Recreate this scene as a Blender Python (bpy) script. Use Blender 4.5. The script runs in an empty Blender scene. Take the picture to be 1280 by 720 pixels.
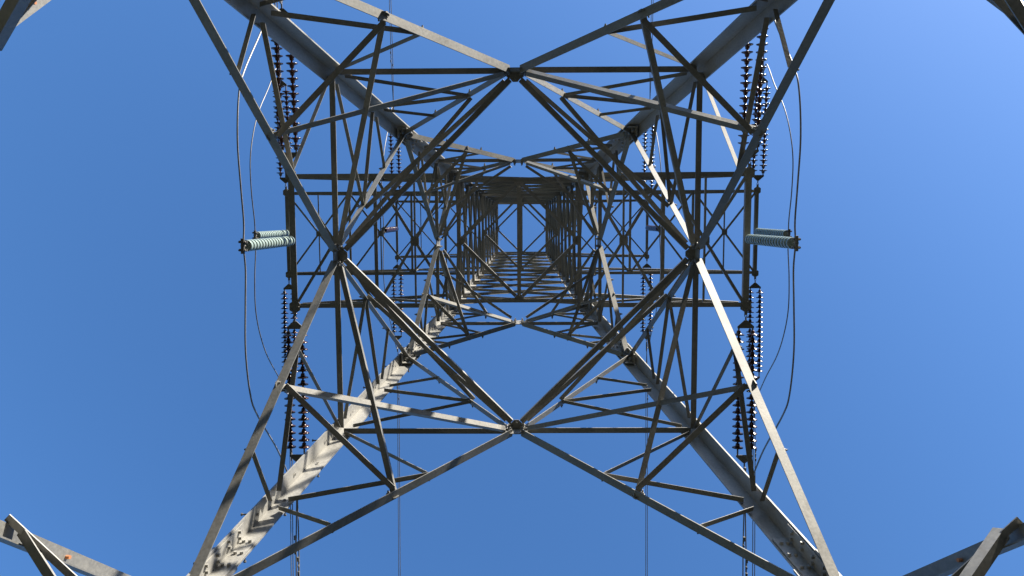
import bpy, math, random
from mathutils import Vector, Matrix
random.seed(7)
V = Vector
SC = bpy.context.scene
COL = SC.collection
H0 = 1.65                                     # eye height above the ground

# ------------------------------------------------------------------ camera
F_PX = 944.8
R0 = V((0.9998507, 0.0043395, 0.0167261))     # picture right
R1 = V((-0.0027250, 0.9954384, -0.0953680))   # picture down
R2 = V((-0.0170637, 0.0953082, 0.9953015))    # view direction: nearly straight up
cam_d = bpy.data.cameras.new("camera")
cam = bpy.data.objects.new("camera", cam_d)
COL.objects.link(cam)
cam_d.sensor_width = 36.0
cam_d.lens = F_PX / 1280.0 * 36.0
cam_d.clip_start = 0.05
cam_d.clip_end = 6000
cam.matrix_world = Matrix(((R0.x, -R1.x, -R2.x, 0.11897),
                           (R0.y, -R1.y, -R2.y, -0.51218),
                           (R0.z, -R1.z, -R2.z, H0),
                           (0, 0, 0, 1)))
SC.camera = cam

# ------------------------------------------------------------------ sky, sun, exposure
SUN_EL = math.radians(27)
SUN_AZ = math.radians(-51)                    # direction towards the sun, from +X, counter-clockwise
sd = V((math.cos(SUN_EL) * math.cos(SUN_AZ), math.cos(SUN_EL) * math.sin(SUN_AZ), math.sin(SUN_EL)))
w = bpy.data.worlds.new("World")
SC.world = w
w.use_nodes = True
nt = w.node_tree
sky = nt.nodes.new("ShaderNodeTexSky")
sky.sky_type = 'NISHITA'
sky.sun_disc = False
sky.sun_elevation = SUN_EL
sky.sun_rotation = math.pi / 2 - SUN_AZ       # rotation is measured clockwise from +Y
sky.altitude = 100
sky.air_density = 1.0
sky.dust_density = 0.75
sky.ozone_density = 3.0
bg = nt.nodes["Background"]
bg.inputs["Strength"].default_value = 0.10
hsv = nt.nodes.new("ShaderNodeHueSaturation")   # the photograph's deep blue
hsv.inputs["Saturation"].default_value = 1.2
hsv.inputs["Hue"].default_value = 0.504
nt.links.new(sky.outputs[0], hsv.inputs["Color"])
nt.links.new(hsv.outputs[0], bg.inputs[0])
sun_d = bpy.data.lights.new("sun", 'SUN')
sun_d.energy = 5.0
sun_d.angle = math.radians(0.53)
sun_d.color = (1.0, 0.93, 0.82)
sun = bpy.data.objects.new("sun", sun_d)
COL.objects.link(sun)
sun.rotation_euler = sd.to_track_quat('Z', 'Y').to_euler()
sun.location = sd * 100
SC.view_settings.view_transform = 'Standard'
SC.view_settings.look = 'None'
SC.view_settings.gamma = 1.0
SC.view_settings.exposure = 1.6
SC.view_settings.use_curve_mapping = False

# ------------------------------------------------------------------ materials
def mat(name, base, rough=0.5, metal=0.0):
    m = bpy.data.materials.new(name)
    m.use_nodes = True
    b = m.node_tree.nodes["Principled BSDF"]
    b.inputs["Base Color"].default_value = (*base, 1)
    b.inputs["Roughness"].default_value = rough
    b.inputs["Metallic"].default_value = metal
    return m, m.node_tree, b

def steel(name, c1, c2, stain, rough=0.5, metal=0.25, dirt=0.7):
    """galvanised steel gone dull: cloudy patches, fine spangle, a few run-off stains"""
    m, t, b = mat(name, c1, rough, metal)
    N, L = t.nodes, t.links
    geo = N.new("ShaderNodeNewGeometry")
    n1 = N.new("ShaderNodeTexNoise"); n1.inputs["Scale"].default_value = 2.3; n1.inputs["Detail"].default_value = 6
    n2 = N.new("ShaderNodeTexNoise"); n2.inputs["Scale"].default_value = 34; n2.inputs["Detail"].default_value = 3
    n3 = N.new("ShaderNodeTexNoise"); n3.inputs["Scale"].default_value = 5.5; n3.inputs["Detail"].default_value = 8
    n3.inputs["Roughness"].default_value = 0.7
    mp = N.new("ShaderNodeMapping"); mp.inputs["Scale"].default_value = (1.6, 1.6, 0.5)
    for n in (n1, n2): L.new(geo.outputs["Position"], n.inputs["Vector"])
    L.new(geo.outputs["Position"], mp.inputs["Vector"]); L.new(mp.outputs[0], n3.inputs["Vector"])
    r1 = N.new("ShaderNodeValToRGB")
    r1.color_ramp.elements[0].position = 0.32; r1.color_ramp.elements[0].color = (*c1, 1)
    r1.color_ramp.elements[1].position = 0.68; r1.color_ramp.elements[1].color = (*c2, 1)
    L.new(n1.outputs["Fac"], r1.inputs[0])
    mx = N.new("ShaderNodeMix"); mx.data_type = 'RGBA'; mx.blend_type = 'OVERLAY'
    mx.inputs[0].default_value = 0.35
    L.new(r1.outputs[0], mx.inputs[6]); L.new(n2.outputs["Fac"], mx.inputs[7])
    r3 = N.new("ShaderNodeValToRGB")
    r3.color_ramp.elements[0].position = 0.55; r3.color_ramp.elements[0].color = (0, 0, 0, 1)
    r3.color_ramp.elements[1].position = 0.78; r3.color_ramp.elements[1].color = (dirt, dirt, dirt, 1)
    L.new(n3.outputs["Fac"], r3.inputs[0])
    m2 = N.new("ShaderNodeMix"); m2.data_type = 'RGBA'
    L.new(r3.outputs[0], m2.inputs[0]); L.new(mx.outputs[2], m2.inputs[6]); m2.inputs[7].default_value = (*stain, 1)
    oi = N.new("ShaderNodeObjectInfo"); vr = N.new("ShaderNodeMapRange")
    vr.inputs["To Min"].default_value = 0.8; vr.inputs["To Max"].default_value = 1.15
    L.new(oi.outputs["Random"], vr.inputs["Value"])
    m3 = N.new("ShaderNodeMix"); m3.data_type = 'RGBA'; m3.blend_type = 'MULTIPLY'; m3.inputs[0].default_value = 1.0
    L.new(m2.outputs[2], m3.inputs[6]); L.new(vr.outputs[0], m3.inputs[7])
    L.new(m3.outputs[2], b.inputs["Base Color"])
    rr = N.new("ShaderNodeMapRange"); rr.inputs["To Min"].default_value = rough - 0.1; rr.inputs["To Max"].default_value = rough + 0.15
    L.new(n2.outputs["Fac"], rr.inputs["Value"]); L.new(rr.outputs[0], b.inputs["Roughness"])
    bp = N.new("ShaderNodeBump"); bp.inputs["Strength"].default_value = 0.12; bp.inputs["Distance"].default_value = 0.004
    L.new(n2.outputs["Fac"], bp.inputs["Height"]); L.new(bp.outputs[0], b.inputs["Normal"])
    return m

M_LEG = steel("galvanised_leg_steel", (0.25, 0.244, 0.222), (0.32, 0.31, 0.28), (0.16, 0.142, 0.112), dirt=0.35)
M_BR = steel("galvanised_brace_steel", (0.16, 0.157, 0.143), (0.23, 0.224, 0.205), (0.11, 0.092, 0.07))
M_PLATE = steel("galvanised_plate_steel", (0.17, 0.165, 0.15), (0.24, 0.233, 0.213), (0.11, 0.09, 0.07))
M_BOLT = steel("weathered_bolt_steel", (0.13, 0.125, 0.115), (0.20, 0.19, 0.17), (0.13, 0.08, 0.05), 0.55, 0.3)
M_RUST = steel("rusty_bolt_steel", (0.36, 0.13, 0.05), (0.46, 0.20, 0.09), (0.2, 0.07, 0.03), 0.8, 0.0)
M_FIT = steel("forged_fitting_steel", (0.10, 0.097, 0.09), (0.17, 0.165, 0.15), (0.09, 0.065, 0.045), 0.5, 0.3)
M_WIRE = steel("aluminium_strand", (0.15, 0.15, 0.155), (0.23, 0.23, 0.235), (0.1, 0.1, 0.1), 0.5, 0.3)

def glaze():
    m, t, b = mat("brown_glazed_porcelain", (0.085, 0.032, 0.022), 0.22)
    N, L = t.nodes, t.links
    tc = N.new("ShaderNodeTexCoord"); n = N.new("ShaderNodeTexNoise"); n.inputs["Scale"].default_value = 9
    r = N.new("ShaderNodeValToRGB")
    r.color_ramp.elements[0].color = (0.026, 0.011, 0.008, 1); r.color_ramp.elements[1].color = (0.065, 0.026, 0.018, 1)
    L.new(tc.outputs["Object"], n.inputs["Vector"]); L.new(n.outputs["Fac"], r.inputs[0]); L.new(r.outputs[0], b.inputs["Base Color"])
    return m
def glass():
    m, t, b = mat("pale_green_toughened_glass", (0.62, 0.80, 0.74), 0.2)
    N, L = t.nodes, t.links
    tc = N.new("ShaderNodeTexCoord"); n = N.new("ShaderNodeTexNoise"); n.inputs["Scale"].default_value = 14
    r = N.new("ShaderNodeValToRGB")
    r.color_ramp.elements[0].color = (0.20, 0.26, 0.24, 1); r.color_ramp.elements[1].color = (0.29, 0.355, 0.33, 1)
    L.new(tc.outputs["Object"], n.inputs["Vector"]); L.new(n.outputs["Fac"], r.inputs[0]); L.new(r.outputs[0], b.inputs["Base Color"])
    b.inputs["Transmission Weight"].default_value = 0.06
    b.inputs["IOR"].default_value = 1.4
    b.inputs["Specular IOR Level"].default_value = 0.25
    return m
M_BROWN = glaze()
M_GLASS = glass()

def grass_mat():
    m, t, b = mat("dry_meadow_ground", (0.10, 0.10, 0.05), 0.95)
    N, L = t.nodes, t.links
    geo = N.new("ShaderNodeNewGeometry")
    n1 = N.new("ShaderNodeTexNoise"); n1.inputs["Scale"].default_value = 0.35; n1.inputs["Detail"].default_value = 8
    n2 = N.new("ShaderNodeTexNoise"); n2.inputs["Scale"].default_value = 18; n2.inputs["Detail"].default_value = 6
    for n in (n1, n2): L.new(geo.outputs["Position"], n.inputs["Vector"])
    r = N.new("ShaderNodeValToRGB")
    r.color_ramp.elements[0].position = 0.3; r.color_ramp.elements[0].color = (0.007, 0.012, 0.006, 1)
    r.color_ramp.elements[1].position = 0.7; r.color_ramp.elements[1].color = (0.020, 0.020, 0.013, 1)
    ad = N.new("ShaderNodeMath"); ad.operation = 'MULTIPLY_ADD'; ad.inputs[1].default_value = 0.5; 
    L.new(n2.outputs["Fac"], ad.inputs[0])
    hf = N.new("ShaderNodeMath"); hf.operation = 'MULTIPLY'; hf.inputs[1].default_value = 0.5
    L.new(n1.outputs["Fac"], hf.inputs[0]); L.new(hf.outputs[0], ad.inputs[2])
    L.new(ad.outputs[0], r.inputs[0]); L.new(r.outputs[0], b.inputs["Base Color"])
    bp = N.new("ShaderNodeBump"); bp.inputs["Strength"].default_value = 0.8; bp.inputs["Distance"].default_value = 0.06
    L.new(n2.outputs["Fac"], bp.inputs["Height"]); L.new(bp.outputs[0], b.inputs["Normal"])
    return m

# ------------------------------------------------------------------ mesh helpers
class MB:
    def __init__(s): s.v = []; s.f = []; s.sm = []
    def add(s, vs, fs, smooth=False):
        o = len(s.v); s.v += [tuple(v) for v in vs]; s.f += [tuple(i + o for i in f) for f in fs]
        s.sm += [smooth] * len(fs)
    def build(s, name, m, parent=None):
        me = bpy.data.meshes.new(name); me.from_pydata(s.v, [], s.f); me.validate()
        me.polygons.foreach_set("use_smooth", s.sm[:len(me.polygons)])
        me.materials.append(m); me.update()
        o = bpy.data.objects.new(name, me); COL.objects.link(o)
        if parent is not None: o.parent = parent
        return o
    # L section along p0-p1: corner on the line, one flange along u, the other along v
    def angle(s, p0, p1, su, sv, t, u, v):
        prof = [(0, 0), (su, 0), (su, t), (t, t), (t, sv), (0, sv)]
        a = [p0 + u * x + v * y for x, y in prof]; b = [p1 + u * x + v * y for x, y in prof]
        n = 6; fs = [(i, (i + 1) % n, n + (i + 1) % n, n + i) for i in range(n)]
        fs += [(3, 2, 1, 0), (5, 4, 3, 0), (6, 7, 8, 9), (6, 9, 10, 11)]
        d = (p1 - p0)
        if u.cross(v).dot(d) < 0: fs = [tuple(reversed(f)) for f in fs]
        s.add(a + b, fs)
    def box(s, c, ax, ay, az):     # half-axes
        vs = [c + ax * i + ay * j + az * k for i in (-1, 1) for j in (-1, 1) for k in (-1, 1)]
        s.add(vs, [(0, 1, 3, 2), (4, 6, 7, 5), (0, 4, 5, 1), (2, 3, 7, 6), (0, 2, 6, 4), (1, 5, 7, 3)])
    def poly(s, pts, n):           # a plate: outline points, thickness vector
        k = len(pts); s.add(pts + [p + n for p in pts], [tuple(range(k - 1, -1, -1)), tuple(range(k, 2 * k))] +
              [(i, (i + 1) % k, k + (i + 1) % k, k + i) for i in range(k)])
    def cyl(s, p0, p1, r, n=8, smooth=True, r1=None):
        d = (p1 - p0).normalized(); a = d.orthogonal().normalized(); b = d.cross(a)
        r1 = r if r1 is None else r1
        vs = [p0 + (a * math.cos(2 * math.pi * i / n) + b * math.sin(2 * math.pi * i / n)) * r for i in range(n)]
        vs += [p1 + (a * math.cos(2 * math.pi * i / n) + b * math.sin(2 * math.pi * i / n)) * r1 for i in range(n)]
        s.add(vs, [(i, (i + 1) % n, n + (i + 1) % n, n + i) for i in range(n)], smooth)
        s.add(vs, [tuple(range(n - 1, -1, -1)), tuple(range(n, 2 * n))])
    def bolt(s, p, n, r=0.019, h=0.03, shank=0.0):
        s.cyl(p - n * 0.004, p + n * h, r, 6, False)
        if shank: s.cyl(p + n * h, p + n * (h + shank), r * 0.55, 8)
    def tube(s, pts, r, n=8):
        rings = []; k = len(pts)
        for i, p in enumerate(pts):
            d = (pts[min(i + 1, k - 1)] - pts[max(i - 1, 0)]).normalized()
            a = d.cross(V((1, 0, 0))).normalized() if abs(d.x) < 0.9 else d.cross(V((0, 1, 0))).normalized()
            b = d.cross(a)
            rings += [p + (a * math.cos(2 * math.pi * j / n) + b * math.sin(2 * math.pi * j / n)) * r for j in range(n)]
        fs = [(i * n + j, i * n + (j + 1) % n, (i + 1) * n + (j + 1) % n, (i + 1) * n + j) for i in range(k - 1) for j in range(n)]
        s.add(rings, fs, True)
        s.add(rings, [tuple(range(n - 1, -1, -1)), tuple((k - 1) * n + j for j in range(n))])
    def lathe(s, prof, axis0, axis, n=16):   # prof: (distance along axis, radius)
        a = axis.orthogonal().normalized(); b = axis.cross(a); vs = []
        for x, r in prof:
            vs += [axis0 + axis * x + (a * math.cos(2 * math.pi * j / n) + b * math.sin(2 * math.pi * j / n)) * r for j in range(n)]
        k = len(prof)
        s.add(vs, [(i * n + j, i * n + (j + 1) % n, (i + 1) * n + (j + 1) % n, (i + 1) * n + j) for i in range(k - 1) for j in range(n)], True)

def empty(name, loc, label, cat, group=None):
    o = bpy.data.objects.new(name, None); COL.objects.link(o); o.location = loc; o.empty_display_size = 0.3
    tag(o, label, cat, group); return o
def tag(o, label, cat, group=None):
    o["label"] = label; o["category"] = cat
    if group: o["group"] = group

# ------------------------------------------------------------------ the ground
g = MB(); S = 3000.0; n = 24
for i in range(n):
    for j in range(n):
        x0, x1 = -S + 2 * S * i / n, -S + 2 * S * (i + 1) / n; y0, y1 = -S + 2 * S * j / n, -S + 2 * S * (j + 1) / n
        g.add([(x0, y0, 0), (x1, y0, 0), (x1, y1, 0), (x0, y1, 0)], [(0, 1, 2, 3)])
gr = g.build("ground", grass_mat()); gr["kind"] = "structure"

# unseen dark slopes, added to keep horizon light off the steel; the line runs through a gap along Y
def added_slope_mat():
    m, t, b = mat("added_slope_dark", (0.02, 0.03, 0.012), 0.95)
    N, L = t.nodes, t.links
    geo = N.new("ShaderNodeNewGeometry"); n1 = N.new("ShaderNodeTexNoise"); n1.inputs["Scale"].default_value = 0.22; n1.inputs["Detail"].default_value = 9
    r = N.new("ShaderNodeValToRGB")
    r.color_ramp.elements[0].position = 0.35; r.color_ramp.elements[0].color = (0.010, 0.018, 0.006, 1)
    r.color_ramp.elements[1].position = 0.7; r.color_ramp.elements[1].color = (0.030, 0.042, 0.014, 1)
    L.new(geo.outputs["Position"], n1.inputs["Vector"]); L.new(n1.outputs["Fac"], r.inputs[0]); L.new(r.outputs[0], b.inputs["Base Color"])
    return m
from mathutils import noise
hm = MB(); NA, NR = 160, 34
for i in range(NR):
    rr = 60 * (1.085 ** i)
    for j in range(NA):
        a = 2 * math.pi * j / NA; x, y = rr * math.cos(a), rr * math.sin(a)
        rise = min(1.0, (rr - 60) / 60.0); rise = rise * rise * (3 - 2 * rise)
        gap = min(1.0, max(0.0, (abs(x) - 16) / 26.0))
        big = 44 + 0.10 * (rr - 60) + 6 * noise.noise(V((x * .012, y * .012, 3.1)))
        fine = 3.5 * noise.noise(V((x * .09, y * .09, 1.7))) + 2.5 * noise.noise(V((x * .3, y * .3, 8.2)))
        hm.v.append((x, y, -0.5 + rise * (gap * (big + fine) + 1.0))); 
hm.f = [(i * NA + j, (i + 1) * NA + j, (i + 1) * NA + (j + 1) % NA, i * NA + (j + 1) % NA) for i in range(NR - 1) for j in range(NA)]
hm.sm = [False] * len(hm.f)
ho = hm.build("added_horizon_slopes", added_slope_mat()); ho["kind"] = "structure"

# ------------------------------------------------------------------ the tower's outline
# heights below are above the eye; Z() lifts them to the ground datum
ZF, ZX, ZN, ZA, ZB, ZC, ZL, ZM, ZT, ZTOP = -1.65, 2.98, 6.59, 10.0, 12.68, 14.39, 15.5, 22.5, 29.5, 31.2
TAP, TAP2 = 0.1887, 0.0192
def W(z): return 4.2535 - TAP * z if z <= ZL else (4.2535 - TAP * ZL) - TAP2 * (z - ZL)
def P3(x, y, z): return V((x, y, z + H0))
OUT = [V((0, -1, 0)), V((1, 0, 0)), V((0, 1, 0)), V((-1, 0, 0))]
TAN = [V((1, 0, 0)), V((0, 1, 0)), V((-1, 0, 0)), V((0, -1, 0))]
def FP(k, t, z, inset=0.0):
    """point of face k: t along the face, height z"""
    return OUT[k] * (W(z) - inset) + TAN[k] * t + V((0, 0, z + H0))
def nface(k, z): return (OUT[k] + V((0, 0, TAP if z < ZL else TAP2))).normalized()

tower = empty("transmission_tower", (0, 0, 0), "tall galvanised steel lattice pylon with six cross arms, seen from inside its base", "pylon")

def face_bar(name, k, a, b, s=0.1, t=0.01, inset=0.03, cut=(0.0, 0.0), m=None, up=True, sv=None):
    """an angle in face k: one flange in the face, the other pointing into the tower"""
    z = min(a[1], b[1]); nf = nface(k, z + 0.01)
    j = lambda r: random.uniform(-r, r)      # nothing on a real tower sits quite true
    a = (a[0] + j(.008), a[1] + j(.01)); b = (b[0] + j(.008), b[1] + j(.01))
    p0, p1 = FP(k, *a, inset + j(.004)), FP(k, *b, inset + j(.004))
    d = (p1 - p0).normalized(); p0 = p0 + d * cut[0]; p1 = p1 - d * cut[1]
    u = d.cross(nf).normalized()
    if (u.z < 0) == up: u = -u
    mb = MB(); mb.angle(p0 - u * s * 0.5, p1 - u * s * 0.5, s, sv or s, t, u, -nf)
    for p, q in ((p0, 1), (p1, -1)):
        for j in (0.07, 0.16): mb.bolt(p + d * q * j - nf * t, -nf, 0.016, 0.022)
    return mb.build(name, m or M_BR, tower)
def bar(name, p0, p1, s=0.07, t=0.008, vh=V((0, 0, 1)), parent=None, m=None, sv=None, flip=1):
    d = (p1 - p0).normalized(); v = (vh - d * vh.dot(d)).normalized(); u = d.cross(v) * flip
    mb = MB(); mb.angle(p0 - u * s * 0.5, p1 - u * s * 0.5, s, sv or s, t, u, v)
    return mb.build(name, m or M_BR, parent or tower)

# ---- legs: heavy angles with their corner outward
def lerp(a, b, f): return a + (b - a) * f
LEGS = {}
for sx, sy in ((-1, -1), (1, -1), (1, 1), (-1, 1)):
    mb = MB(); u, v = V((-sx, 0, 0)), V((0, -sy, 0)); lo = 0.06
    def C(z): return P3(sx * (W(z) + lo), sy * (W(z) + lo), z)
    mb.angle(C(ZF - 0.3), C(ZN + 0.55), 0.23, 0.23, 0.024, u, v)
    mb.angle(C(ZN + 0.55) + (u + v) * 0.002, C(ZL + 0.3) + (u + v) * 0.002, 0.21, 0.21, 0.02, u, v)
    mb.angle(C(ZL + 0.3) + (u + v) * 0.022, C(ZTOP) + (u + v) * 0.01, 0.15, 0.15, 0.014, u, v)
    leg = mb.build("leg", M_LEG, tower); LEGS[(sx, sy)] = leg
    # splice covers inside the corner, with rows of bolts
    for zc, hl, wd, nb, off in ((ZN + 0.55, 0.48, 0.17, 4, 0.024), (ZB + 0.15, 0.40, 0.15, 3, 0.022), (ZL + 0.42, 0.34, 0.12, 3, 0.022)):
        sp = MB(); a = C(zc - hl); b = C(zc + hl)
        if zc > ZL: a, b = C(ZL + 0.12) + (u + v) * 0.014, C(ZL + 0.75) + (u + v) * 0.014
        sp.angle(a + (u + v) * off, b + (u + v) * off, wd, wd, 0.014, u, v)
        d = (b - a).normalized(); Ld = (b - a).length
        for i in range(nb + 1):
            f = (i + 0.5) / (nb + 1); q = lerp(a, b, f) + (u + v) * (off + 0.014)
            for r in ((0.05,) if wd < 0.13 else (0.045, 0.11)):
                sp.bolt(q + u * (r + (0.02 if i % 2 else 0)), v, 0.019, 0.026); sp.bolt(q + v * (r + (0.02 if i % 2 else 0)), u, 0.019, 0.026)
        sp.build("splice_plate", M_LEG, leg)
# step bolts up one leg, alternating flanges
step = MB(); step.cyl(V((0, 0, 0)), V((0, 0, 0.15)), 0.009, 8); step.cyl(V((0, 0, 0.15)), V((0, 0, 0.163)), 0.017, 8); step.cyl(V((0, 0, -0.03)), V((0, 0, -0.0245)), 0.018, 6)
proto = None; z = 1.2; i = 0
while z < ZL:
    c = P3(-W(z) - 0.06, W(z) + 0.06, z)
    if i % 2 == 0: loc, dr = c + V((0.0, -0.10, 0)), V((-1, 0, 0))
    else: loc, dr = c + V((0.10, 0.0, 0)), V((0, 1, 0))
    if proto is None: proto = step.build("step_bolt", M_BOLT, LEGS[(-1, 1)]); o = proto
    else: o = proto.copy(); COL.objects.link(o)
    o.location = loc; o.rotation_euler = dr.to_track_quat('Z', 'Y').to_euler(); z += 0.42; i += 1

# ---- braces of the four faces
def gusset(k, t, z, wd, hg, inset, bolts=((-.3, 0), (.3, 0), (-.25, -.3), (.25, -.3), (-.25, .3), (.25, .3)), m=None, shape=None):
    nf = nface(k, z + .01); c = FP(k, t, z, inset); e = TAN[k]; f = nf.cross(e)
    if f.z < 0: f = -f
    sh = shape or ((-.5, -.2), (-.32, -.5), (.32, -.5), (.5, -.2), (.5, .2), (.32, .5), (-.32, .5), (-.5, .2))
    mb = MB(); mb.poly([c + e * x * wd + f * y * hg for x, y in sh], -nf * 0.012)
    for x, y in bolts:
        mb.bolt(c + e * x * wd + f * y * hg - nf * 0.012, -nf, 0.019, 0.03, 0.03)
        mb.bolt(c + e * x * wd + f * y * hg, nf, 0.018, 0.02)
    return mb.build("gusset_plate", m or M_PLATE, tower)

def on(a, b, f): return (lerp(a[0], b[0], f), lerp(a[1], b[1], f))
def leg_in(z, off=0.07): return W(z) - off

PAN = {}
def panel(k, sgn, z_leg, z_mid, s, tag_, inset):
    """one main brace from the leg at z_leg to the face's middle at z_mid"""
    a = (sgn * leg_in(z_leg, 0.04), z_leg); b = (sgn * 0.10, z_mid)
    face_bar("main_brace", k, a, b, s, 0.011, inset)
    PAN[(tag_, k, sgn)] = (a, b)
for k in range(4):
    for sgn in (-1, 1):
        panel(k, sgn, ZF + 0.15, ZX - 0.06, 0.12, "foot", -0.05)
        panel(k, sgn, ZN - 0.06, ZX + 0.06, 0.12, "low", -0.05)
        panel(k, sgn, ZN + 0.06, ZA - 0.07, 0.105, "A", -0.045)
        panel(k, sgn, ZB - 0.06, ZA + 0.07, 0.08, "B", -0.035)
        panel(k, sgn, ZB + 0.06, ZC - 0.05, 0.085, "C", -0.035)
        panel(k, sgn, ZL - 0.04, ZC + 0.05, 0.07, "L", -0.03)
        # horizontal struts
        for zz, s in ((ZX, 0.1), (ZA, 0.078), (ZC, 0.065)):
            face_bar("horizontal_strut", k, (sgn * leg_in(zz, 0.03), zz), (sgn * 0.06, zz), s, 0.009, -s * 0.5)
    for zz, s, ins in ((ZL + 0.12, 0.075, 0.048), (ZM + 0.1, 0.065, 0.032), (ZT + 0.1, 0.06, 0.035), (ZTOP - 0.05, 0.06, 0.0)):
        face_bar("horizontal_strut", k, (-leg_in(zz, 0.03), zz), (leg_in(zz, 0.03), zz), s, 0.009, ins)
    gusset(k, 0, ZX, 0.42, 0.42, 0.0); gusset(k, 0, ZA, 0.33, 0.30, 0.002); gusset(k, 0, ZC, 0.26, 0.22, 0.002)

# secondary braces of each panel: nodes on the main braces
NODE = {"A": (0.35, 0.54, 0.67), "C": (0.34, 0.52, 0.67), "low": (0.25, 0.475, 0.62), "B": (0.32, 0.66), "L": (0.47,)}
# ("A","C","low": S,P,R measured from the leg; "B","L": measured from the middle)
def node(tg, k, sgn, i):
    a, b = PAN[(tg, k, sgn)]
    f = NODE[tg][i]
    return on(a, b, f) if tg in ("A", "C", "low") else on(b, a, f)
def nxt(k, sgn):            # the face sharing the leg, and the sign there
    return ((k + 1) % 4, -1) if sgn > 0 else ((k - 1) % 4, 1)
for k in range(4):
    for sgn in (-1, 1):
        k2, s2 = nxt(k, sgn)
        # redundants
        def red(a, b, s=0.055, inset=0.0):
            o = face_bar("redundant_brace", k, a, b, s, 0.006, inset - s * 0.3, m=M_BR)
        q1 = (sgn * leg_in(8.3, 0.1), 8.3); ca = (sgn * leg_in(ZA - .1, 0.1), ZA - 0.1)
        red(q1, node("A", k, sgn, 2), 0.062); red(ca, node("A", k, sgn, 2), 0.05); red((sgn * leg_in(8.12, 0.1), 8.12), node("A", k, sgn, 0), 0.055)
        q2 = (sgn * leg_in(11.3, 0.1), 11.3); ca2 = (sgn * leg_in(ZA + .1, 0.1), ZA + 0.1)
        red(q2, node("B", k, sgn, 0), 0.055); red(ca2, node("B", k, sgn, 0), 0.05); red((sgn * leg_in(11.45, .1), 11.45), node("B", k, sgn, 1), 0.045)
        q3 = (sgn * leg_in(13.5, 0.09), 13.5); cc = (sgn * leg_in(ZC - .07, 0.09), ZC - 0.07)
        red(q3, node("C", k, sgn, 2), 0.045); red(cc, node("C", k, sgn, 2), 0.04); red((sgn * leg_in(13.4, .09), 13.4), node("C", k, sgn, 0), 0.045)
        q4 = (sgn * leg_in(14.95, 0.09), 14.95)
        red(q4, node("L", k, sgn, 0), 0.045); red((sgn * leg_in(ZC + .08, .09), ZC + 0.08), node("L", k, sgn, 0), 0.04)
        red((sgn * leg_in(4.3, 0.1), 4.3), node("low", k, sgn, 2), 0.06)
        # hips: node to the twin node round the leg (once per leg) and node to the next face's middle
        for tg, i, zm, s in (("low", 1, 2.72, 0.078), ("A", 1, ZA - 0.1, 0.066), ("C", 1, ZC - 0.08, 0.058), ("B", 0, ZA + 0.1, 0.058), ("L", 0, ZC + 0.08, 0.05)):
            t, zz = node(tg, k, sgn, i); p = FP(k, t, zz, 0.045)
            mid = FP(k2, s2 * 0.12, zm, 0.06)
            d = (mid - p).normalized()
            vh = V((0, 0, 1))
            if tg in ("A", "C") and k in (1, 3):      # these lie flat in the plane of their hip
                t2, _ = node(tg, k2, s2, i); vh = (FP(k2, t2, zz, 0.045) - p).cross(mid - p).normalized()
                if vh.z < 0: vh = -vh
            bar("hip_brace", p - d * 0.03, mid - d * 0.03, s, 0.009, vh)
            if tg == "low": s = 0.056
            if sgn > 0 and tg in ("low", "A", "C"):
                t2, _ = node(tg, k2, s2, i); p2 = FP(k2, t2, zz, 0.065); p1 = FP(k, t, zz, 0.065); e_ = (p2 - p1).normalized() * (0.16 if tg == "low" else 0.02); p1 -= e_; p2 += e_
                bar("hip_brace", p1, p2, s, 0.009, flip=-1)
            if tg in ("low", "A", "C"):
                sz = {"low": 0.2, "A": 0.15, "C": 0.1}[tg]
                pb = {"low": M_RUST, "A": M_PLATE, "C": M_PLATE}[tg]
                if tg != "low": gusset(k, t, zz, sz, sz, -0.03, ((-.3, 0.1), (.3, -0.1), (0, .3)), m=M_PLATE)
                if tg == "low":
                    rb = MB(); nf = nface(k, zz)
                    for j in (0.5,): rb.bolt(FP(k, t, zz, -0.039) + (FP(k, *PAN[("low", k, sgn)][0]) - FP(k, *PAN[("low", k, sgn)][1])).normalized() * (j * 1.2), -nf, 0.015, 0.035)
                    rb.build("rusty_bolt", M_RUST, tower)

for (tg, k, sgn), (a, b) in list(PAN.items()):
    if tg not in NODE: continue
    nf = nface(k, a[1]); d = (FP(k, *b) - FP(k, *a)).normalized()
    for i in range(len(NODE[tg])):
        if (tg in ("A", "C") and i == 1) or tg == "low": continue
        t, zz = node(tg, k, sgn, i)
        mb = MB(); mb.bolt(FP(k, t, zz, 0.0) + nf * 0.04, nf, 0.019, 0.035, 0.022)
        mb.build("bolt", M_BOLT, tower)

# ---- plan bracing
def plan(zz, ins, s, centre, plates=0.2):
    for k in range(4):
        k2 = (k + 1) % 4
        a = FP(k, 0, zz, ins); b = FP(k2, 0, zz, ins); d = (b - a).normalized()
        bar("plan_brace", a + d * 0.1, b - d * 0.1, s, 0.009)
    if centre: bar("plan_brace", FP(0, 0, zz + 0.02, ins + 0.02), FP(2, 0, zz + 0.02, ins + 0.02), s * 1.15, 0.009)
    for k in range(4):
        c = FP(k, 0, zz - 0.016, ins); mb = MB(); e, o = TAN[k], -OUT[k]
        pt = plates
        mb.poly([c + e * x * pt + o * y * pt for x, y in ((-.6, -.1), (.6, -.1), (.6, .25), (.2, .7), (-.2, .7), (-.6, .25))], V((0, 0, 0.01)))
        for x, y in ((-.4, .1), (.4, .1), (0, .45)): mb.bolt(c + e * x * pt + o * y * pt, V((0, 0, -1)), 0.016, 0.025)
        mb.build("gusset_plate", M_PLATE, tower)
plan(ZX + 0.02, 0.12, 0.11, False, 0.3)
plan(ZA + 0.02, 0.02, 0.068, False, 0.155)
plan(ZL + 0.14, 0.10, 0.07, True, 0.16)
plan(ZM + 0.12, 0.08, 0.062, True, 0.16)
plan(ZT + 0.12, 0.08, 0.06, True, 0.16)

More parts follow.
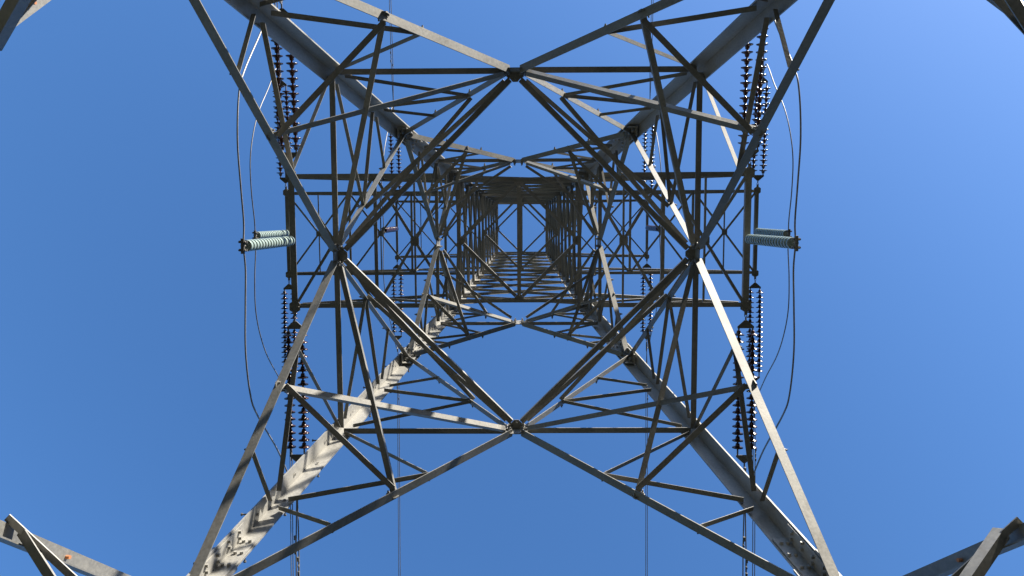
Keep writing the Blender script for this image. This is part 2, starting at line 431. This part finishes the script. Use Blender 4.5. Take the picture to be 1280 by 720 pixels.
# ---- the slim shaft: crossed braces in short panels
levels = [lerp(ZL + 0.15, ZM, i / 5) for i in range(5)] + [lerp(ZM, ZT, i / 5) for i in range(5)] + [ZT, ZTOP - 0.05]
for i in range(len(levels) - 1):
    z0, z1 = levels[i] + 0.04, levels[i + 1] - 0.04
    for k in range(4):
        face_bar("shaft_brace", k, (-leg_in(z0, 0.03), z0), (leg_in(z1, 0.03), z1), 0.06, 0.007, -0.02)
        face_bar("shaft_brace", k, (leg_in(z0, 0.03), z0), (-leg_in(z1, 0.03), z1), 0.06, 0.007, -0.006, up=False)

# ------------------------------------------------------------------ cross arms
ARMS = {"lowest": (ZL, 4.65, 17.31, (1.33, 2.95, 4.65), 0.095, 0.125, 0.135, 1.33),
        "middle": (ZM, 6.95, 24.2, (1.2, 3.25, 5.10, 6.95), 0.085, 0.105, 0.12, 1.20),
        "top":    (ZT, 4.87, 31.1, (1.06, 3.0, 4.87), 0.075, 0.09, 0.11, 1.08)}
def hexplate(c, r, th):
    return [c + V((math.cos(math.pi / 3 * i + .52) * r * 0.95, math.sin(math.pi / 3 * i + .52) * r * 1.05, 0)) for i in range(6)], V((0, 0, th))
for nm, (z0, xt, zt, bays, s, se, rp, yw) in ARMS.items():
    for sd_ in (-1, 1):
        X = lambda x: sd_ * x
        arm = bpy.data.objects.new("cross_arm", None); COL.objects.link(arm); arm.parent = tower
        for sy in (-1, 1):          # two bottom chords
            mb = MB(); p0 = P3(X(W(z0) + 0.01), sy * yw, z0); p1 = P3(X(xt), sy * yw, z0)
            mb.angle(p0 + V((0, sy * s * .5, -s * .0)), p1 + V((0, sy * s * .5, 0)), s, s, 0.009, V((0, -sy, 0)), V((0, 0, 1)))
            mb.build("chord", M_BR, arm)
        for sy in (-1, 1):          # ties from the tip up to the shaft
            a = P3(X(xt - 0.12), sy * (yw - 0.012), z0 + 0.12); b = P3(X(W(zt)), sy * (W(zt) - 0.01), zt)
            bar("tie", a, b, s * 0.8, 0.008, V((0, 0, 1)), arm)
        # lattice between the chords, seen from below as crosses with a bar through each middle
        for j in range(len(bays) - 1):
            x0, x1 = bays[j], bays[j + 1]; xm = (x0 + x1) / 2; q = s * 0.62
            zz = z0 + 0.014
            bar("lattice_brace", P3(X(x0 + .03), -yw + .03, zz), P3(X(x1 - .03), yw - .03, zz), q, 0.007, parent=arm)
            bar("lattice_brace", P3(X(x1 - .03), -yw + .03, zz + 0.012), P3(X(x0 + .03), yw - .03, zz + 0.012), q, 0.007, parent=arm)
            bar("lattice_brace", P3(X(xm), -yw + .02, zz + 0.03), P3(X(xm), yw - .02, zz + 0.03), q * 0.7, 0.006, parent=arm)
            if j > 0: bar("lattice_brace", P3(X(x0), -yw + .02, zz + 0.045), P3(X(x0), yw - .02, zz + 0.045), q * 1.25, 0.008, parent=arm)
            gp = MB(); c = P3(X(xm), 0, zz - 0.012); h = q * 1.5
            gp.poly([c + V((a * h, b_ * h, 0)) for a, b_ in ((-.8, -1), (.8, -1), (1, -.7), (1, .7), (.8, 1), (-.8, 1), (-1, .7), (-1, -.7))], V((0, 0, 0.01)))
            for a, b_ in ((-.5, -.5), (.5, -.5), (.5, .5), (-.5, .5)): gp.bolt(c + V((a * h, b_ * h, 0)), V((0, 0, -1)), 0.014, 0.02)
            gp.build("gusset_plate", M_PLATE, arm)
            # upright web members of the two sides
            for sy in (-1, 1):
                def top(x):
                    f = (xt - 0.12 - x) / (xt - 0.12 - W(zt)); return P3(X(x), sy * lerp(yw - .012, W(zt) - .01, f), lerp(z0 + .12, zt, f))
                if j > 0: bar("web_brace", P3(X(x0 - .02), sy * (yw - .02), z0 + .05), top(x0), q * 0.9, 0.006, V((1, 0, 0)), arm)
                bar("web_brace", P3(X(x0 + .06), sy * (yw - .035), z0 + .05) if j else P3(X(x0), sy * (yw - .035), z0 + .05), top(min(x1, xt - .25)) if j < len(bays) - 2 else top(xm), q * 0.9, 0.006, V((1, 0, 0)), arm)
        bar("end_beam", P3(X(xt), -yw - 0.0, z0 - 0.012), P3(X(xt), yw, z0 - 0.012), se, 0.012, parent=arm, sv=0.1)
        for sy in (-1, 1):
            ep = MB(); c = P3(X(xt), sy * (yw + 0.02), z0 - 0.030); pts, th = hexplate(c, rp, 0.014); ep.poly(pts, th)
            for a in range(5): ep.bolt(c + V((math.cos(a * 1.257) * rp * .62, math.sin(a * 1.257) * rp * .62, 0)), V((0, 0, -1)), 0.017, 0.03)
            ep.box(c + V((0, sy * rp * 0.95, 0.0)), V((0.03, 0, 0)), V((0, 0.06, 0)), V((0, 0, 0.009)))
            ep.build("end_plate", M_PLATE, arm)

# ------------------------------------------------------------------ insulators
def disc_profile(R):   # cap, shed with a curled rim, pin; along the string's axis, pitch 0.146
    return [(0.0, 0.0), (0.0, 0.030), (0.006, 0.040), (0.045, 0.046), (0.058, 0.055), (0.066, R * 0.62), (0.078, R * 0.92), (0.090, R),
            (0.100, R * 0.985), (0.097, R * 0.80), (0.102, R * 0.72), (0.090, R * 0.60), (0.100, R * 0.5), (0.090, R * 0.36), (0.094, 0.028), (0.150, 0.016), (0.150, 0.0)]
PITCH = 0.146
dm = MB(); dm.lathe(disc_profile(0.114), V((0, 0, 0)), V((0, 1, 0)), 18)
NDISC = 17
dsl = V((0, 0.9985, -0.055)).normalized()      # the strings sag a little
rot_d = V((0, 1, 0)).rotation_difference(dsl).to_euler()

def tension_set():
    """two strings of discs between yoke plates; local +Y runs away from the tower"""
    root = empty("tension_insulator", (0, 0, 0), "", "insulator", "brown tension insulators at the cross arm tips")
    ln = MB()      # shackles
    ln.tube([V((0, 0, 0.0)), V((0.022, 0.03, 0)), V((0.022, 0.07, -.004)), V((0, 0.10, -.006)), V((-0.022, 0.07, -.004)), V((-0.022, 0.03, 0)), V((0, 0, 0))], 0.010, 6)
    ln.tube([V((0, 0.085, -.006)), V((0, 0.10, .016)), V((0, 0.15, .014)), V((0, 0.17, -.01)), V((0, 0.15, -.034)), V((0, 0.10, -.03)), V((0, 0.085, -.006))], 0.010, 6)
    ln.build("shackle", M_FIT, root)
    y0 = 0.15; yk = MB()
    tri = [V((-.03, y0, 0)), V((.03, y0, 0)), V((.17, y0 + .125, 0)), V((.17, y0 + .165, 0)), V((-.17, y0 + .165, 0)), V((-.17, y0 + .125, 0))]
    yk.poly([p + dsl * 0 + V((0, 0, -.012 - 0.055 * p.y)) for p in tri], V((0, 0, 0.016)))
    yk.build("yoke_plate", M_FIT, root)
    start = y0 + 0.17
    for sx in (-1, 1):
        st = MB(); a = V((sx * 0.142, start - 0.04, -0.055 * start)); L = 0.10 + NDISC * PITCH
        st.cyl(a, a + dsl * 0.10, 0.018, 8); st.cyl(a + dsl * (L - .02), a + dsl * (L + 0.09), 0.018, 8)
        st.cyl(a + dsl * 0.08, a + dsl * L, 0.012, 8)
        so = st.build("insulator_string", M_FIT, root)
        for i in range(NDISC):
            if i == 0 and sx == -1:
                d0 = dm.build("insulator_disc", M_BROWN, so); d = d0
            else:
                d = (so_first if False else tension_set.d0).copy(); COL.objects.link(d); d.parent = so
            tension_set.d0 = d if (i == 0 and sx == -1) else tension_set.d0
            d.location = a + dsl * (0.08 + i * PITCH); d.rotation_euler = rot_d
    ye = start + 0.10 + NDISC * PITCH + 0.05
    yk = MB(); zc = -0.055 * ye
    yk.poly([V((-.17, ye - .01, zc)), V((.17, ye - .01, zc)), V((.17, ye + .03, zc)), V((.03, ye + .155, zc - .008)), V((-.03, ye + .155, zc - .008)), V((-.17, ye + .03, zc))], V((0, 0, 0.016)))
    yk.build("yoke_plate", M_FIT, root)
    cl = MB(); zc -= 0.004
    cl.cyl(V((0, ye + .13, zc)), V((0, ye + .28, zc - .02)), 0.017, 8)
    cl.cyl(V((0, ye + .26, zc - .018)), V((0, ye + .62, zc - .06)), 0.027, 10)
    cl.box(V((0, ye + .30, zc - .055)), V((0.014, 0, 0)), V((0, .07, 0)), V((0, 0, .045)))
    cl.build("dead_end_clamp", M_WIRE, root)
    tension_set.end = V((0, ye + .60, zc - .058))
    return root
def copy_tree(o, parent=None):
    c = o.copy(); COL.objects.link(c)
    if parent is not None: c.parent = parent
    for ch in list(o.children): copy_tree(ch, c)
    return c

sdn = {-1: "left", 1: "right"}; ydn = {-1: "top", 1: "bottom"}
first = None
for nm, (z0, xt, zt, bays, s, se, rp, yw) in ARMS.items():
    for sx in (-1, 1):
        for sy in (-1, 1):
            if first is None: first = tension_set(); o = first
            else: o = copy_tree(first)
            o.location = P3(sx * xt, sy * (yw + rp + 0.03), z0 - 0.035); o.rotation_euler = (random.uniform(-.012, .006), random.uniform(-.03, .03), (0 if sy > 0 else math.pi) + random.uniform(-.004, .004))
            o["label"] = f"brown twin insulator at {sdn[sx]} {nm} arm tip, running to the {ydn[sy]} edge"

# hanging glass strings that hold the jumpers off the arm tips
def bell_profile(R):
    return [(0.0, 0.0), (0.0, 0.030), (0.006, 0.040), (0.026, 0.046), (0.030, 0.060), (0.036, R * 0.70), (0.044, R * 0.93), (0.056, R),
            (0.126, R * 0.985), (0.136, R * 0.95), (0.132, R * 0.88), (0.098, R * 0.80), (0.104, R * 0.5), (0.092, R * 0.36), (0.096, 0.028), (0.150, 0.016), (0.150, 0.0)]
gm = MB(); gm.lathe(bell_profile(0.102), V((0, 0, 0)), V((0, 0, -1)), 20)
NG = 17
def hang_set():
    root = empty("jumper_insulator", (0, 0, 0), "", "insulator", "jumper insulators hanging at the cross arm tips")
    tp = MB(); tp.cyl(V((0, 0, 0.02)), V((0, 0, -0.13)), 0.016, 8); tp.box(V((0, 0, -0.02)), V((.035, 0, 0)), V((0, .012, 0)), V((0, 0, .04)))
    tp.build("hanger_link", M_FIT, root)
    d0 = None
    for i in range(NG):
        if d0 is None: d0 = gm.build("insulator_disc", M_GLASS, root); d = d0
        else: d = d0.copy(); COL.objects.link(d); d.parent = root
        d.location = (0, 0, -0.10 - i * PITCH)
    b = MB(); zb = -0.10 - NG * PITCH
    b.cyl(V((0, 0, zb + .03)), V((0, 0, zb - 0.12)), 0.016, 8)
    b.build("pin", M_FIT, root)
    c = MB(); c.cyl(V((0, -.13, zb - .14)), V((0, .13, zb - .14)), 0.034, 10)
    for y in (-.07, 0.07):
        for x in (-.05, .05): c.bolt(V((x, y, zb - .18)), V((0, 0, 1)), 0.014, 0.08)
        c.box(V((0, y, zb - .12)), V((.07, 0, 0)), V((0, .022, 0)), V((0, 0, .014)))
    c.build("clamp", M_FIT, root)
    hang_set.low = zb - .14
    return root
gfirst = None
bm_ = MB(); bm_.lathe(bell_profile(0.102), V((0, 0, 0)), V((0, 0, -1)), 20)
tmp = bm_.build("insulator_disc", M_BROWN); dark_bell = tmp.data; bpy.data.objects.remove(tmp)
for nm, (z0, xt, zt, bays, s, se, rp, yw) in ARMS.items():
    for sx in (-1, 1):
        if gfirst is None: gfirst = hang_set(); o = gfirst
        else: o = copy_tree(gfirst)
        if nm == "top":                       # the far pair on the top arm gets the brown disc mesh
            for ch in o.children:
                if ch.name.startswith("insulator_disc"): ch.data = dark_bell
        o.location = P3(sx * xt, -0.02, z0 - 0.03); o.rotation_euler = (random.uniform(-.006, .006), random.uniform(-.006, .006), random.uniform(-.04, .04))
        look = {("lowest", -1): "bright pale green", ("middle", -1): "half shaded pale green", ("top", -1): "small dark", ("top", 1): "small dark"}.get((nm, sx), "shaded green")
        o["label"] = f"{look} disc string hanging from the {sdn[sx]} {nm} arm tip"

# jumper loops: from dead end to dead end under the hanging string
LOOP = {"lowest": [(-3.95, 14.10), (-3.0, 13.10), (-2.55, 12.80), (-1.78, 12.66), (-1.0, 12.73), (-0.4, 12.80)],
        "middle": [(-4.05, 21.2), (-3.3, 20.35), (-2.6, 19.84), (-1.9, 19.58), (-1.1, 19.60), (-0.4, 19.74)],
        "top": [(-3.6, 27.9), (-2.9, 27.2), (-2.2, 26.75), (-1.5, 26.5), (-0.9, 26.55), (-0.4, 26.70)]}
def smooth_path(pts, n=6):
    out = []
    for i in range(len(pts) - 1):
        p0, p1, p2, p3 = pts[max(i - 1, 0)], pts[i], pts[i + 1], pts[min(i + 2, len(pts) - 1)]
        for j in range(n):
            t = j / n
            out.append(0.5 * ((2 * p1) + (p2 - p0) * t + (2 * p0 - 5 * p1 + 4 * p2 - p3) * t * t + (3 * p1 - p0 - 3 * p2 + p3) * t ** 3))
    out.append(pts[-1]); return out
for nm, (z0, xt, zt, bays, s, se, rp, yw) in ARMS.items():
    ee = tension_set.end; yc = yw + rp + 0.03 + ee.y; zc = z0 - 0.035 + ee.z
    zm = z0 - 0.03 + hang_set.low
    for sx in (-1, 1):
        half = [V((0, -yc + 0.30, zc - 0.10)), V((0, -yc + 0.18, zc - 0.33))] + [V((0, y, zz)) for y, zz in LOOP[nm] if y > -yc + .15]
        full = half + [V((0, -0.02, zm))] + [V((0, -p.y, p.z)) for p in reversed(half)]
        pts = [P3(sx * xt, p.y, p.z) for p in smooth_path(full)]
        mb = MB(); mb.tube(pts, 0.0155, 8); o = mb.build("jumper_cable", M_WIRE)
        tag(o, f"curved grey jumper cable looping below the {sdn[sx]} tip of the {nm} cross arm", "cable", "jumper cables looping round the arm tips")

# twin phase conductors leaving on both sides
def line_mesh(sep):
    root = empty("power_line", (0, 0, 0), "", "power line", "twin conductors leaving the pylon")
    for sx in (-1, 1):
        pts = []
        for i in range(61):
            y = 150.0 * (i / 60) ** 1.6 * 2
            pts.append(V((sx * sep * 0.5 * min(1, y / 1.2), y, -0.075 * y + 0.00025 * y * y)))
        mb = MB(); mb.tube(pts, 0.0135, 6); mb.build("wire", M_WIRE, root)
    dp = MB()
    for y, x in ((1.25, -1), (1.7, 1)):
        c = V((x * sep * .5 * min(1, y / 1.2), y, -0.075 * y - 0.06))
        dp.cyl(c + V((0, -.17, 0)), c + V((0, .17, 0)), 0.006, 6)
        dp.cyl(c + V((0, -.20, 0)), c + V((0, -.11, 0)), 0.024, 8); dp.cyl(c + V((0, .11, 0)), c + V((0, .20, 0)), 0.024, 8)
        dp.box(c + V((0, 0, .03)), V((.012, 0, 0)), V((0, .02, 0)), V((0, 0, .045)))
    dp.build("vibration_damper", M_FIT, root)
    return root
lfirst = None
for nm, (z0, xt, zt, bays, s, se, rp, yw) in ARMS.items():
    ee = tension_set.end
    for sx in (-1, 1):
        for sy in (-1, 1):
            if lfirst is None: lfirst = line_mesh(0.06); o = lfirst
            else: o = copy_tree(lfirst)
            o.location = P3(sx * xt, sy * (yw + rp + 0.03 + ee.y), z0 - 0.035 + ee.z); o.rotation_euler = (0, 0, 0 if sy > 0 else math.pi)
            o["label"] = f"thin twin wires from the {sdn[sx]} {nm} arm tip past the {ydn[sy]} edge"
